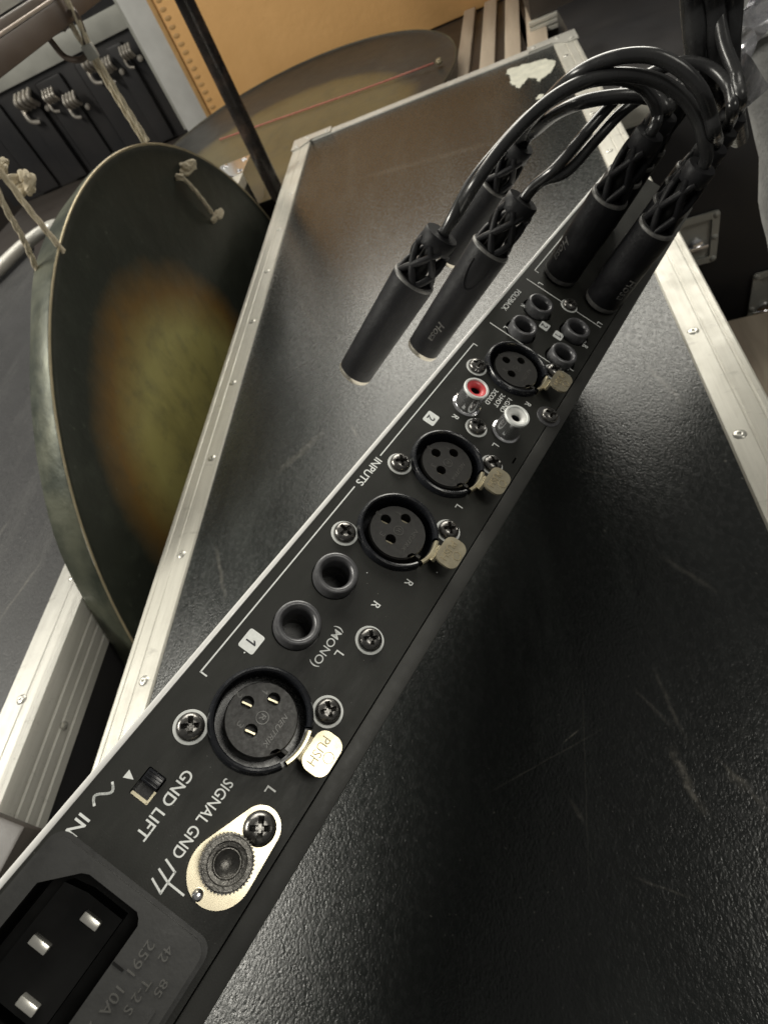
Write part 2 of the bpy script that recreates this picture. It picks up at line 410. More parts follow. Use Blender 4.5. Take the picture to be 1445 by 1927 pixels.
def rivet_mesh():
    b = bmesh.new()
    lathe(b, [(0, .2), (.8, .2), (.95, 1.7), (1.6, 1.9), (2.8, 1.6), (3.8, 1.0), (4.2, .3), (4.25, -.3)], 24); return b

caseA = thing('flight_case', 'large black road case under the audio unit, its scuffed lid framed in riveted aluminium', 'flight case', mtx=T(-86, 0, -1000))
zb = 1000
bm = bmesh.new(); box(bm, -211, 211, -300, 1020.5, 0, zb - 1.5, bev=.5); 
obj('body', bm, 'dark', caseA)
bm = bmesh.new(); box(bm, -209, 209, -296, 1018, zb - 1.4, zb, bev=.2)
lidA = obj('lid_panel', bm, M['lid'], caseA)
# the lid material works in world-like coordinates: move the object origin to the world origin
def recenter(o, off):
    me = o.data
    for v in me.vertices: v.co = v.co + Vector(off) * S
    o.location = o.location - Vector(off) * S
recenter(lidA, (-86, 0, -1000))
trim(caseA, (-213, -300, zb), (-213, 1022.4, zb), 29, 30, flip=-1)
trim(caseA, (213, -300, zb), (213, 1022.4, zb), 29.5, 30, flip=1)
trim(caseA, (-183.9, 1022.4, zb - .1), (183.4, 1022.4, zb - .1), 20, 30, 'alu_b', flip=-1)
rv = obj('rivet', rivet_mesh(), 'rivet', caseA, loc=(-213 + 21, 40, zb + .6))
for y in range(137, 1000, 99): dup(rv, caseA, loc=(-213 + 21 + random.uniform(-1.5, 1.5), y, zb + .6))
for y in (52, 151, 250, 349, 447, 546, 645, 744, 843, 942): dup(rv, caseA, loc=(213 - 22 + random.uniform(-1, 1), y, zb + .6))
# pressed corner plates on the far corners
for sx in (-1, 1):
    b = bmesh.new()
    plate(b, [(0, 0), (-sx * 0 + 0, 0)][:0] + [(sx * 214.5, 1024), (sx * 214.5, 985), (sx * 200, 985), (sx * 182, 1003), (sx * 150, 1003), (sx * 150, 1024)][::1], [], zb + 1.6, zb + 3.2)
    for px_, py_ in ((206, 992), (190, 1014), (158, 1013)): lathe(b, [(0, 1.6), (1.6, 1.5), (3, .8), (3.2, 0)], 16, T(sx * px_, py_, zb + 3.1))
    obj('corner_plate', b, 'alu_b', caseA)
# torn paper label on the far right of the lid
random.seed(3)
pts = [(29, 983), (52, 978), (84, 966), (97, 938), (86, 905), (76, 892), (66, 886), (62, 905), (54, 914), (44, 900), (36, 888), (32, 902), (27, 925), (28, 950), (24, 968)]
o2 = []
for i, (x, y) in enumerate(pts):
    x2, y2 = pts[(i + 1) % len(pts)]
    for t in (0, .33, .66): o2.append(((x + (x2 - x) * t - 62) * .86 + 148 + random.uniform(-1.6, 1.6), (y + (y2 - y) * t - 935) * .86 + 937 + random.uniform(-3, 3)))
b = bmesh.new(); plate(b, o2, [], zb + .05, zb + .5)
plate(b, [(55 + 86, 842), (62 + 86, 838), (66 + 86, 848), (60 + 86, 853)], [], zb + .05, zb + .3)
obj('torn_label', b, 'paint', caseA, smooth=0)

# ------------------------------------------------------------------ left case
caseB = thing('flight_case', 'black road case on the left with a ribbed aluminium edge, beside the hanging gong', 'flight case', mtx=T(-700, 0, -1000) @ Matrix.Rotation(math.radians(.6), 4, 'Z'))
zl = 997
bm = bmesh.new(); box(bm, -330, 331, -300, 880, 0, zl - 36, bev=1); box(bm, -328, 329, -298, 878, zl - 35.9, zl - 1.5); obj('body', bm, 'dark', caseB)
bm = bmesh.new(); plate(bm, [(305, -296), (305, 876), (-60, 876), (-150, 1050), (-330, 850), (-330, -296)], [], zl - 1.4, zl); lb = obj('lid_panel', bm, M['lid_b'], caseB); recenter(lb, (-700, 0, -1000))
b = bmesh.new(); b2 = bmesh.new()
prof = [(300, .3), (300.5, 1.4), (318, 1.6), (319, 1.1), (320, 1.1), (321, 1.7), (328, 1.9), (330, 4.0), (334, 4.6), (337.5, 3.6), (338.3, 1), (338.3, -8), (337.1, -8.8), (337.1, -10.6), (338.3, -11.4), (338.3, -17), (337.1, -17.8), (337.1, -19.4), (338.3, -20.2), (338.3, -26), (336.8, -26.8), (336.8, -29), (338, -29.8), (338, -36), (331.5, -36), (331.5, .2)]
A = [b2.verts.new((x, -300, zl + z)) for x, z in prof]; B = [b2.verts.new((x, 880, zl + z)) for x, z in prof]
for i in range(len(A)): b2.faces.new((A[i], B[i], B[(i + 1) % len(A)], A[(i + 1) % len(A)]))
b2.faces.new(A[::-1]); b2.faces.new(B); merge(b, b2)
# length along X for the brushed material: rotate the object
o = obj('edge_trim', b, 'alu_b', caseB, smooth=22)
me = o.data
for v in me.vertices: v.co = Vector((v.co.y, -v.co.x, v.co.z))
o.rotation_euler = (0, 0, math.radians(90))
for y in range(30, 800, 101): dup(rv, caseB, loc=(315.5, y, zl + .8))
b = bmesh.new(); lathe(b, [(0, 1.4), (2, 1.2), (3.2, .4), (3.4, -.3)], 16)
sr = obj('rivet', b, 'rivet', caseB, mtx=T(338.2, 118, zl - 22) @ frame((1, 0, 0)))
for y in (320, 520): dup(sr, caseB, mtx=T(338.2, y, zl - 22) @ frame((1, 0, 0)))
# silver handle tube curling round its far-left corner
b = bmesh.new(); tube(b, [(-330 + 40, 640, zl + 12), (-220, 800, zl + 12), (-172, 930, zl + 13), (-150, 1010, zl + 13), (-120, 1058, zl + 12), (-75, 1050, zl + 12), (-30, 940, zl + 10)], 11, 14)
obj('corner_tube', b, 'alu_b', caseB)

bt = thing('dark_box', 'dark brown box lying over the ribbed edge at the left, beside the bright panel edge', 'box', mtx=T(-361, 61, -2) @ Matrix.Rotation(math.radians(-14), 4, 'Z'))
b = bmesh.new(); box(b, -60, 46, -26, 0, 0, 20, bev=2.5); obj('body', b, 'brownblk', bt)
b = bmesh.new(); box(b, -60, 44, -70, -27, 0, 14, bev=2.5); obj('lower_half', b, 'dark', bt)

# ================================================================== GONGS
def make_gong(label, R, mtx, face_m, rimdepth, group=None, edge='gongedge', rimmat='gongrim', wob=0):
    g = thing('gong', label, 'gong', group, mtx)
    b = bmesh.new()
    lathe(b, [(0, -2), (R * .3, -2.2), (R * .6, -2.8), (R * .84, -3.6), (R * .93, -4), (R - 9, -3.6), (R - 3.5, -2.2), (R - 1.8, -.8)], 128)
    obj('face', b, M[face_m], g, smooth=60)
    b = bmesh.new()
    lathe(b, [(R - 1.8, -1.0), (R - 1.2, 0), (R, .2), (R + .6, -.7)], 160); obj('bright_edge', b, edge, g, smooth=60)
    b = bmesh.new()
    prof = [(R + .55, -.8), (R + .8, -2), (R - 2, -rimdepth * .5), (R - 7, -rimdepth), (R - 10, -rimdepth), (R - 6, -rimdepth * .5), (R - 2.2, -9)]
    lathe(b, prof, 160)
    for v in b.verts:
        k = mnoise.noise(v.co * .012) * wob; v.co += Vector((v.co.x, v.co.y, 0)).normalized() * k * min(1, abs(v.co.z) / 30)
    obj('rim', b, rimmat, g, smooth=60)
    return g
G1 = T(-330, 518, -190.5) @ frame((1, 0, 0), (0, 1, 0))
g1 = make_gong('large dark gong hanging upright between the cases, with a brown scraped middle', 370, G1, 'gong', 30, wob=5)
def yz(y, z, d=0): return G1.inverted() @ Vector((-330 + d, y, z))
# a length of cord knotted through two holes in the gong face
def blob(b, c, r, n=7, seed=1):
    random.seed(seed); c = Vector(c)
    P = [c + Vector((random.uniform(-1, 1), random.uniform(-1, 1), random.uniform(-.6, .6))) * r * .8 for _ in range(n)]
    rope(b, P + [P[0]], r * .34, 8)
cord = thing('knotted_cord', 'short white cord with a knot at each end, lying on the dark gong face', 'cord', 'white cords of the gong', T(-330, 680, 109))
def rel(p, o): return Vector(p) - Vector(o)
C0 = (-330, 680, 109)
b = bmesh.new(); rope(b, [rel((-333, 660, 116), C0), rel((-327, 664, 112), C0), rel((-326, 675, 88), C0), rel((-328, 686, 62), C0)], 2.3); obj('rope', b, 'white_rope', cord)
for i, (p, r) in enumerate((((-324, 680, 116), 9.5), ((-326, 657, 116), 6), ((-326, 690, 56), 8.5))):
    b = bmesh.new(); blob(b, rel(p, C0), r, 8, i + 2); obj('knot', b, 'white_rope', cord)
# suspension ropes
r1 = thing('hanging_rope', 'doubled pale rope dropping from the brown rail to the top of the dark gong', 'rope', 'white cords of the gong', T(-330, 640, 160))
b = bmesh.new()
rope(b, [(2, 0, 0), (1, 0, 40), (1, 1, 80), (4, 1, 100), (4, 4, 125)], 2.4); rope(b, [(-6, 7, -6), (-6, 6, 40), (-5, 4, 80), (-8, 8, 104), (-6, 6, 120)], 2.4)
obj('rope', b, 'white_rope', r1)
b = bmesh.new(); box(b, -7, 4, -2, 4, 72, 84, bev=2); obj('clip', b, 'greyalu', r1)
r2 = thing('hanging_rope', 'pale rope with a fat knot, tied to the left side of the dark gong', 'rope', 'white cords of the gong', T(-330, 424, 168))
b = bmesh.new(); rope(b, [(-2, 2, -6), (-1, 1, 3), (0, 0, 30), (1, 0, 60), (-6, 0, 104)], 2.3); obj('rope', b, 'white_rope', r2)
b = bmesh.new(); blob(b, (-4, 24, 40), 11, 12, 8); blob(b, (-4, 12, 56), 8, 9, 9); obj('knot', b, 'white_rope', r2)
r3 = thing('hanging_rope', 'thin pale rope running slanting down to the silver corner tube at the left edge', 'rope', 'white cords of the gong', T(-345, 380, 160))
b = bmesh.new(); rope(b, [(38, 26, 98), (21, 20, 55), (4, 30, 24), (-16, 40, -6), (-30, 46, -30), (-40, 60, -60)], 2.2); obj('rope', b, 'white_rope', r3)
# rail above
rail = thing('gong_stand_rail', 'dark brown rail with a pale trim line, crossing the top left corner above the gong', 'rail', mtx=T(-352, 600, 260))
b = bmesh.new(); box(b, -22, 22, -700, 700, 0, 17, bev=1.5); obj('bar', b, 'rail', rail)
b = bmesh.new(); box(b, 18.5, 22.6, -700, 700, 17.3, 19.6, bev=.6); obj('pale_line', b, 'railtop', rail)
b = bmesh.new(); box(b, -22, 14, -700, 700, 17.4, 25, bev=1); obj('dark_cap', b, 'rail', rail)
b = bmesh.new(); box(b, -40, 0, -700, 700, 26, 40, bev=2); obj('grey_cap', b, 'greyalu', rail)
b = bmesh.new(); tube(b, [(8, 42, -1), (26, 42, 6), (22, 42, -14), (10, 42, -24), (-6, 44, -18), (-10, 44, -2)], 2.6, 10); obj('hook', b, 'rail', rail)

G2 = T(-362, 1250, -24) @ Matrix.Rotation(math.radians(1.0), 4, 'X')
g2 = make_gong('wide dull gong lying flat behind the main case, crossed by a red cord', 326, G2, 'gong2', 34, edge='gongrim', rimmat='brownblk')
rc = thing('red_cord', 'thin red cord stretched across the flat gong to a pale bead', 'cord', mtx=T(-300, 1250, -22))
b = bmesh.new(); tube(b, [(-218, 34, 1), (-120, 22, 0), (0, 0, 0), (120, -20, 0), (224, -44, 3)], 1.5, 8); obj('cord', b, 'red_cord', rc)
b = bmesh.new(); lathe(b, [(0, 9), (4, 8), (6, 4), (5, 0), (2, -1)], 20, T(233, -42, -2)); obj('bead', b, 'goldmark', rc)

# ================================================================== THINGS STANDING BEHIND
# support under the far things
pl = thing('low_platform', 'dark platform behind the road case, carrying the flat gong and tan case', 'platform', mtx=T(-560, 1500, -1000))
b = bmesh.new(); box(b, -700, 640, -440, 900, 0, 934, bev=2); obj('body', b, 'brownblk', pl)
# tan case
tc = thing('leather_case', 'big tan leather case with a stitched seam, standing behind the flat gong', 'case', mtx=T(-213, 1604, -64) @ Matrix.Scale(1.0667, 4))
b = bmesh.new(); box(b, -409, 640, 0, 300, 0, 620, bev=5); obj('body', b, 'tan', tc)
b = bmesh.new()
for i in range(24):
    lathe(b, [(0, .9), (3, .8), (5.2, .2), (5.5, -1)], 12, T(-386 + random.uniform(-1, 1), -.2, 14 + i * 15) @ frame((0, -1, 0)) @ Matrix.Diagonal((1.5, .8, 1, 1)))
obj('stitched_seam', b, 'tan_dark', tc)
b = bmesh.new(); box(b, -409, -399, -3.5, -.1, 4, 616, bev=1.2); obj('piping', b, 'tan_dark', tc)
# black pole
pole = thing('black_pole', 'scuffed black pole standing upright in front of the tan case', 'pole', mtx=T(-322.5, 905, -380))
b = bmesh.new(); lathe(b, [(0, 900), (11, 900), (11.4, 400), (11.6, 20), (11.6, 0), (0, 0)], 28); obj('tube', b, 'pole', pole)
b = bmesh.new(); lathe(b, [(11.5, 0), (16, 1), (16, 32), (11.8, 38)], 28); obj('collar', b, 'pole', pole)
# latched case with white corner post
gc = thing('flight_case', 'tall black case with chrome latches and a white corner post, at the top left', 'flight case', mtx=T(-960, 1603, -65) @ Matrix.Scale(1.0667, 4))
b = bmesh.new(); box(b, -320, 222, 22, 320, 0, 208, bev=2); obj('body', b, 'dark', gc)
b = bmesh.new(); box(b, -320, 222, 20, 320, 222, 600, bev=2); obj('lid', b, 'dark', gc)
b = bmesh.new(); box(b, -320, 226, 14, 22, 208.5, 248, bev=1); obj('valance', b, 'greyalu', gc)
b = bmesh.new(); box(b, 232, 292, 0, 60, 0, 640, bev=3); obj('corner_post', b, 'whitepost', gc)
b = bmesh.new(); box(b, 224, 231.5, 6, 60, 10, 640, bev=1); obj('post_lip', b, 'greyalu', gc)
for x, w_ in ((-190, 60), (-90, 44), (-15, 70), (90, 56), (170, 40)):
    b = bmesh.new(); box(b, x - w_ / 2, x + w_ / 2, 8 + (x % 7), 21.8, 4, 196, bev=6); obj('front_rib', b, 'dark' if x % 4 else 'brownblk', gc)
random.seed(5)
def latch(parent, x, z, y=10, s=1.0):
    b = bmesh.new()
    for i in range(4): tube(b, [(x - 12 * s + i * 8 * s, y - 4, z + 12), (x - 12 * s + i * 8 * s, y - 15 * s, z), (x - 12 * s + i * 8 * s, y - 5, z - 12 * s)], 3.2 * s, 8)
    tube(b, [(x - 18 * s, y - 3, z - 10 * s), (x - 14 * s, y - 8 * s, z - 24 * s), (x - 4 * s, y - 4 * s, z - 30 * s)], 3 * s, 8)
    lathe(b, [(0, 6), (5, 5), (6.5, 0)], 14, T(x + 20 * s, y - 2, z - 20 * s) @ frame((0, -1, 0)))
    return obj('latch', b, 'hardware', parent)
for x, z, s in ((-80, 182, 1.2), (-22, 168, .8), (18, 146, .9), (112, 188, 1.0), (140, 172, .8), (196, 176, .7)): latch(gc, x, z, 8, s * 1.3)
# silver corner bracket between gong and pole (end of a small trunk)
tr = thing('small_trunk', 'low black trunk with a shiny silver corner, between the dark gong and the black pole', 'trunk', mtx=T(-365, 985, -20))
b = bmesh.new(); box(b, -260, -2, -200, -2, -30, 36, bev=1.5); obj('body', b, 'dark', tr)
b = bmesh.new()
plate(b, [(1, 1), (1, -62), (-16, -62), (-52, -24), (-52, 1)], [], 36.4, 39)
box(b, -1.6, 1, -62, 1, -30, 36.3); box(b, -52, 1, -1.6, 1, -30, 36.2)
for p in ((-7, -48), (-42, -8), (-8, -8)): lathe(b, [(0, 2.4), (4, 1.8), (5, 0)], 14, T(p[0], p[1], 39))
obj('corner_bracket', b, 'chrome', tr)
b = bmesh.new(); box(b, -16, 1.4, -200, -62.6, 24, 38.5, bev=1.5); obj('edge_trim', b, 'alu', tr)

# pale slats with clamps beyond the far edge
for i, (x, w_, lab) in enumerate(((-26, 24, 'pale wooden slat nearest the flat gong, behind the case edge'), (18, 26, 'second pale wooden slat from the flat gong'), (62, 27, 'third pale wooden slat, between two dark gaps'), (104, 34, 'wide pale grooved slat next to the aluminium extrusion'))):
    s_ = thing('wooden_plank', lab, 'plank', 'pale slats behind the case', T(x - 22, 1080, -64) @ Matrix.Rotation(math.radians(-5), 4, 'Z'))
    b = bmesh.new(); box(b, -w_ / 2, w_ / 2, 10, 520, 0, 9, bev=1.5)
    obj('board', b, 'wood', s_)
    b = bmesh.new(); box(b, -w_ / 2 - 3, w_ / 2 + 3, -6, 44, 9.2, 14, bev=1.5); lathe(b, [(0, 7), (5, 6), (7, 0)], 14, T(-5, 12, 14)); box(b, -9, 9, 24, 40, 13.8, 20, bev=2)
    obj('clamp', b, 'alu', s_)
# case C, far right, with pale extrusion
cc = thing('flight_case', 'dark brown case at the top, with a double aluminium extrusion along its front', 'flight case', mtx=T(90, 1300, -1000))
b = bmesh.new(); box(b, 0, 1100, 2, 700, 0, 936, bev=2); obj('body', b, 'brownblk', cc)
b = bmesh.new(); box(b, 4, 1100, 6, 700, 958, 1500, bev=2); obj('lid', b, 'brownblk', cc)
b = bmesh.new()
for z in (936, 944, 951.5): box(b, 0, 1100, -4 + (z - 936) * .1, 6, z + .3, z + 6.4, bev=1)
obj('extrusion', b, 'alu', cc)
# case D, to the right of the main case
cd = thing('flight_case', 'black case with recessed latches on its front, right of the main case', 'flight case', mtx=T(150, 800, -1000))
b = bmesh.new(); box(b, -15, 900, 0, 480, 572, 968, bev=2); box(b, 8, 900, 2, 470, 0, 566); obj('body', b, 'dark', cd)
b = bmesh.new(); box(b, -17, 900, -3, 20, 950, 973, bev=1.5); obj('top_trim', b, 'alu', cd)
b = bmesh.new(); box(b, -17, 900, -6, 3, 553, 572, bev=1.5); obj('bottom_trim', b, 'alu', cd)
def dish(x, z, w_, h_):
    b = bmesh.new(); mt = T(x, -3, z) @ frame((0, -1, 0), (1, 0, 0))
    plate(b, rrect(-w_ / 2, w_ / 2, -h_ / 2, h_ / 2, 5), [rrect(-w_ / 2 + 9, w_ / 2 - 9, -h_ / 2 + 9, h_ / 2 - 9, 3)], -1, 2, mt)
    cup(b, rrect(-w_ / 2 + 9, w_ / 2 - 9, -h_ / 2 + 9, h_ / 2 - 9, 3), 0, -2.6, mt)
    for sx in (-1, 1):
        for sy in (-1, 0, 1): lathe(b, [(0, 4), (3, 3.4), (4.4, 2)], 12, mt @ T(sx * (w_ / 2 - 4.5), sy * (h_ / 2 - 5), 0))
    o = obj('recessed_latch', b, 'greyalu', cd)
    b = bmesh.new(); lathe(b, [(0, 4), (6, 4), (10, 2), (11, -2)], 18, mt @ T(0, -6, 0)); box(b, -16, 16, -12, -6, 0, 5, mt, bev=1.5); obj('latch_key', b, 'chrome', o)
dish(84, 777, 56, 74); dish(186, 640, 44, 120)
wb = thing('wooden_box', 'brown wooden box at the right edge, beyond the aluminium strip', 'box', mtx=T(330, 560, -1000))
b = bmesh.new(); box(b, -95, 300, -220, 200, 0, 660, bev=4); obj('body', b, 'wood', wb)
b = bmesh.new(); box(b, -98, 300, -223, 203, 600, 630, bev=3); obj('gold_band', b, 'tan', wb)
# grey padded tube and glossy strap at the right edge
ga, gb_ = Vector((180.0, 400, 125.6)), Vector((225.8, 400, -55.3))
GB = frame(ga - gb_, (1, 0, 0)); GB.translation = (ga + gb_) / 2 + Vector((0, 0, -30))
gt = thing('padded_bag', 'grey padded fabric roll leaning at the right edge of the picture', 'bag', mtx=GB)
b = bmesh.new(); prof = [(0, -260), (27, -258), (33, -240)]
for i in range(30): prof.append((34 + 1.2 * math.sin(i * .55) - .1 * i * .2, -230 + i * 15.5))
prof += [(30, 232), (20, 240), (0, 242)]
lathe(b, prof, 40)
for v in b.verts: v.co += Vector((mnoise.noise(v.co * .03), mnoise.noise(v.co * .03 + Vector((9, 9, 9))), 0)) * 3
obj('roll', b, 'cloth', gt)
b = bmesh.new(); tube(b, [(-35, -8, 150), (-30, -24, 162), (-10, -36, 160), (10, -36, 150)], 1.6, 8); obj('seam', b, 'cloth', gt)

# ================================================================== RACK UNIT
# local frame: X = reading direction of the lettering (-u), Y = up on the panel (v), Z = out of the panel
UX = Vector((-0.4598, -0.8762, 0.1489)); 
# basis from the calibration
c_u = Vector((0.52, -0.68, 0.52)); 
PT = Vector((-28.946, 48.999, 137.527))
def rodr(wv):
    t = wv.length; return Matrix.Rotation(t, 3, wv / t)
RP = rodr(Vector((-0.319, -0.472, -0.915)))           # columns u, v, n in camera space (x right, y down, z forward)
C2W = Matrix((Rx, Ry, Rz)).transposed()
def c2w(p): return C2W @ Vector(p) + Vector((0, 0, CAMZ))
bu, bv, bn = C2W @ RP.col[0], C2W @ RP.col[1], C2W @ RP.col[2]
UM = Matrix((-bu, bv, -bn)).transposed().to_4x4(); UM.translation = c2w(PT)
unit = thing('rack_unit', 'black one-space audio unit seen from behind, its socket panel running diagonally across the picture', 'audio unit', mtx=UM)
UL, UR = -330.0, 112.0     # panel ends in local X
V0, V1, VS = -21.2, 25.2, 20.25

XL = [(0.0, 0), (-63.4, 0), (-94.5, 0), (-149.4, 0)]
JK = [(-22.9, -6.7), (-40.1, -6.6)]
JS = [(-168.9, -7.2), (-185.8, -7.3), (-168.2, 11.3), (-185.9, 10.2)]
PJ = [(-213, -9), (-213, 12), (-233, -9), (-233, 12), (-250, -9), (-250, 12), (-267, -9), (-267, 12)]
IX0, IX1 = 39.9, 92.0
iec_hole = [(42.3, -9.4), (42.3, 2.6), (43.0, 3.6), (44.0, 4.3), (68, 4.3), (68, -16.4), (48.2, -16.4), (42.9, -10.8)]
holes = [circle(11.9, x, y, 56) for x, y in XL] + [circle(6.3, x, y) for x, y in JK + JS] + [circle(6.3, x, y, 24) for x, y in PJ]
holes += [[(x, y) for x, y in iec_hole]]
holes += [rrect(21.3, 27.6, -13.7, -8.9, .3, 1)]
holes += [rrect(-113.6, -110.6, 17.1, 17.7, .2, 1)]
b = bmesh.new(); plate(b, [(UL, V0), (UR, V0), (UR, VS), (UL, VS)], holes, -1.2, 0); obj('rear_panel', b, 'panel', unit, smooth=20)
b = bmesh.new(); box(b, UL, UR, VS + .28, V1, -1.5, -.06, bev=.35); box(b, UL, UR, V1 - 1.2, V1, -130, -1.4); obj('top_cover', b, 'cover', unit)
b = bmesh.new(); box(b, UL, UR, V0 - 1.45, V0 - .05, -130, .12, bev=.3); obj('bottom_edge', b, 'edge_white', unit)
b = bmesh.new(); box(b, UL, UR, V0, V1 - 1.4, -130, -128.5); box(b, UL, UL + 1.2, V0, V1 - 1.4, -128, -1.4); box(b, UR - 1.2, UR, V0, V1 - 1.4, -128, -1.4); obj('chassis', b, 'panel', unit)

# --- pan head screw with a cross recess
def screw_mesh(r=3.2, h=2.3, seg=36):
    b = bmesh.new(); lathe(b, [(0, h), (r * .45, h), (r * .72, h * .9), (r * .93, h * .62), (r, h * .3), (r * .99, 0), (0, 0)], seg)
    bmesh.ops.remove_doubles(b, verts=b.verts[:], dist=1e-5); bmesh.ops.recalc_face_normals(b, faces=b.faces[:])
    ma = bpy.data.meshes.new('a'); b.to_mesh(ma); oa = bpy.data.objects.new('a', ma); COL.objects.link(oa)
    c = bmesh.new()
    for k in (0, 1):
        b2 = bmesh.new(); L, W = r * .70, r * .19
        top = [(-L, -W * .8), (L, -W * .8), (L, W * .8), (-L, W * .8)]; bot = [(-L * .35, -W * .5), (L * .35, -W * .5), (L * .35, W * .5), (-L * .35, W * .5)]
        tv = [b2.verts.new((x * 1.15, y * 1.3, h + .5)) for x, y in top]; bv_ = [b2.verts.new((x, y, .25)) for x, y in bot]
        for i in range(4): b2.faces.new((tv[i], bv_[i], bv_[(i + 1) % 4], tv[(i + 1) % 4]))
        b2.faces.new(tv); b2.faces.new(bv_[::-1]); bmesh.ops.recalc_face_normals(b2, faces=b2.faces[:])
        mb = bpy.data.meshes.new('b'); merge(c, b2, Matrix.Rotation(k * math.pi / 2 + .001, 4, 'Z'))
        bm_ = mb; c.to_mesh(bm_); c.free(); c = bmesh.new()
        ob = bpy.data.objects.new('b', bm_); COL.objects.link(ob)
        md = oa.modifiers.new('m', 'BOOLEAN'); md.operation = 'DIFFERENCE'; md.solver = 'EXACT'; md.object = ob
        bpy.context.view_layer.update()
        nm = bpy.data.meshes.new_from_object(oa.evaluated_get(bpy.context.evaluated_depsgraph_get()))
        oa.modifiers.clear(); oa.data = nm; bpy.data.objects.remove(ob)
    c.free()
    # small centre pit
    out = bmesh.new(); out.from_mesh(oa.data); bpy.data.objects.remove(oa)
    return out
scr0 = None
def screw(x, y, rot=0.0, ring=True, sc=1.0, dark=False):
    global scr0
    mt = T(x, y, .12) @ Matrix.Rotation(rot, 4, 'Z') @ Matrix.Diagonal((sc, sc, sc, 1))
    if scr0 is None: scr0 = obj('screw', screw_mesh(), 'nickel', unit, mtx=mt, smooth=30); o = scr0
    else: o = dup(scr0, unit, mtx=mt)
    if ring:
        b = bmesh.new(); lathe(b, [(2.5, .02), (2.5, .12), (3.85 * sc, .12), (3.9 * sc, .02)], 40); obj('bare_metal_ring', b, 'zinc', unit, loc=(x, y, 0))
    return o
random.seed(11)

# --- female three-pin sockets
sock0 = None
for i, (x, y) in enumerate(XL):
    if sock0 is None:
        a0, a1 = math.radians(90 - 30), math.radians(90 + 24)
        b = bmesh.new()
        prof = [(10.7, -9.0), (10.7, 1.6), (10.95, 2.15), (11.4, 2.35), (11.85, 2.2), (12.2, 1.6), (12.35, .5), (12.35, -.6)]
        lathe(b, prof, 84, arc=(a1, a0 + 2 * math.pi))
        lathe(b, [(10.7, -9.0), (10.7, -.2), (12.35, -.2), (12.35, -.6)], 10, arc=(a0, a1))
        lathe(b, [(0, -9), (10.7, -9.0)], 64)
        sock0 = obj('three_pin_socket', b, 'blk_gloss', unit, loc=(x, y, 0))
        b = bmesh.new()
        ph = [(-1.04 + .0, -5.0), (-5.2, -.4), (3.5, -.4)]
        # round insert with flat notch at the latch side
        outer = []
        for k in range(72):
            a = 2 * math.pi * k / 72; rr = 8.35
            if abs((math.degrees(a) - 60 + 180) % 360 - 180) < 9: rr = 7.6
            outer.append((rr * math.cos(a), rr * math.sin(a)))
        plate(b, outer, [circle(1.6, px_, py_, 22) for px_, py_ in ph], -8.9, .5)
        for px_, py_ in ph: lathe(b, [(0, -3.8), (1.62, -3.8)], 22, T(px_, py_, 0))
        lathe(b, [(8.34, .1), (8.6, -.2), (8.7, -1.0), (8.7, -8.9)], 64)
        box(b, 8.0, 9.6, -3.2, -2.2, -8, .2, Matrix.Rotation(math.radians(90), 4, 'Z'), bev=.2)
        obj('insert', b, 'insert', sock0, smooth=30)
        for (px_, py_), tx in zip(ph, '213'):
            b = bmesh.new(); box(b, -.22, .22, -1.25, 1.25, -3.7, -1.6, T(px_, py_, 0) @ Matrix.Rotation(.2, 4, 'Z')); obj('contact', b, 'gold', sock0)
            ox, oy = px_ * 1.0, py_ * 1.0
            mt_ = T(px_ + (-.2 if tx != '3' else .3), py_ + (-2.7 if tx != '3' else -2.8), 0); b = onebm(.7, 1.6, .56, mt_) if tx == '1' else textbm(tx, 1.2, 1.6, .56, mt_); obj('raised_numeral', b, 'ridge', sock0, smooth=0)
        b = textbm('NEUTRIK', 8.6, 1.25, .57, T(.3, 4.3, 0), italic=.3); obj('raised_lettering', b, 'ridge', sock0, smooth=0)
        b = bmesh.new(); lathe(b, [(1.35, .5), (1.35, .58), (1.55, .58), (1.55, .5)], 28, T(-.3, 0, 0)); merge(b, textbm('R', 1.5, 1.3, .58, T(-.3, 0, 0))); obj('raised_emblem', b, 'ridge', sock0, smooth=0)
        # latch: bright strip on the rim, neck and PUSH tab
        b = bmesh.new(); lathe(b, [(11.0, -.1), (11.0, 2.0), (11.3, 2.45), (11.95, 2.45), (12.3, 2.0), (12.3, -.1)], 16, arc=(math.radians(66), math.radians(110)))
        box(b, -3.2, 2.6, 11.9, 13.3, 1.9, 2.5, bev=.2)
        box(b, -3.4, 2.8, 12.6, 13.6, 2.3, 6.4, bev=.3)
        outl = rrect(-5.6, 4.0, 12.4, 19.3, 2.6, 6)
        plate(b, [(px_ , py_) for px_, py_ in outl], [], 5.9, 6.7)
        tab = obj('release_tab', b, 'gold', sock0, smooth=35)
        b = textbm('PUSH', 6.6, 2.2, 6.82, T(-.8, 14.9, 0), bold=-.1)
        for v in b.verts:
            if v.co.z < 1: v.co.z = 6.65
        b2 = bmesh.new(); lathe(b2, [(1.15, 6.65), (1.15, 6.82), (1.3, 6.82), (1.3, 6.65)], 24, T(-.8, 17.6, 0)); merge(b, b2)
        obj('stamped_lettering', b, 'goldmark', sock0, smooth=0)
    else:
        c = sock0.copy(); COL.objects.link(c); c.parent = unit; c.location = Vector((x, y, 0)) * S
        for ch in sock0.children:
            g = ch.copy(); COL.objects.link(g); g.parent = c
    screw(x + 10.4, y - 12.0, random.uniform(0, 1.5)); screw(x - 10.4, y + 12.0, random.uniform(0, 1.5))
screw(-31.5, 10.8, .7); screw(-114.7, .7, .4); screw(-199.5, 2.3, 1.2, sc=.95); 
sd = screw(-138.6, 19.3, .3, ring=False); 
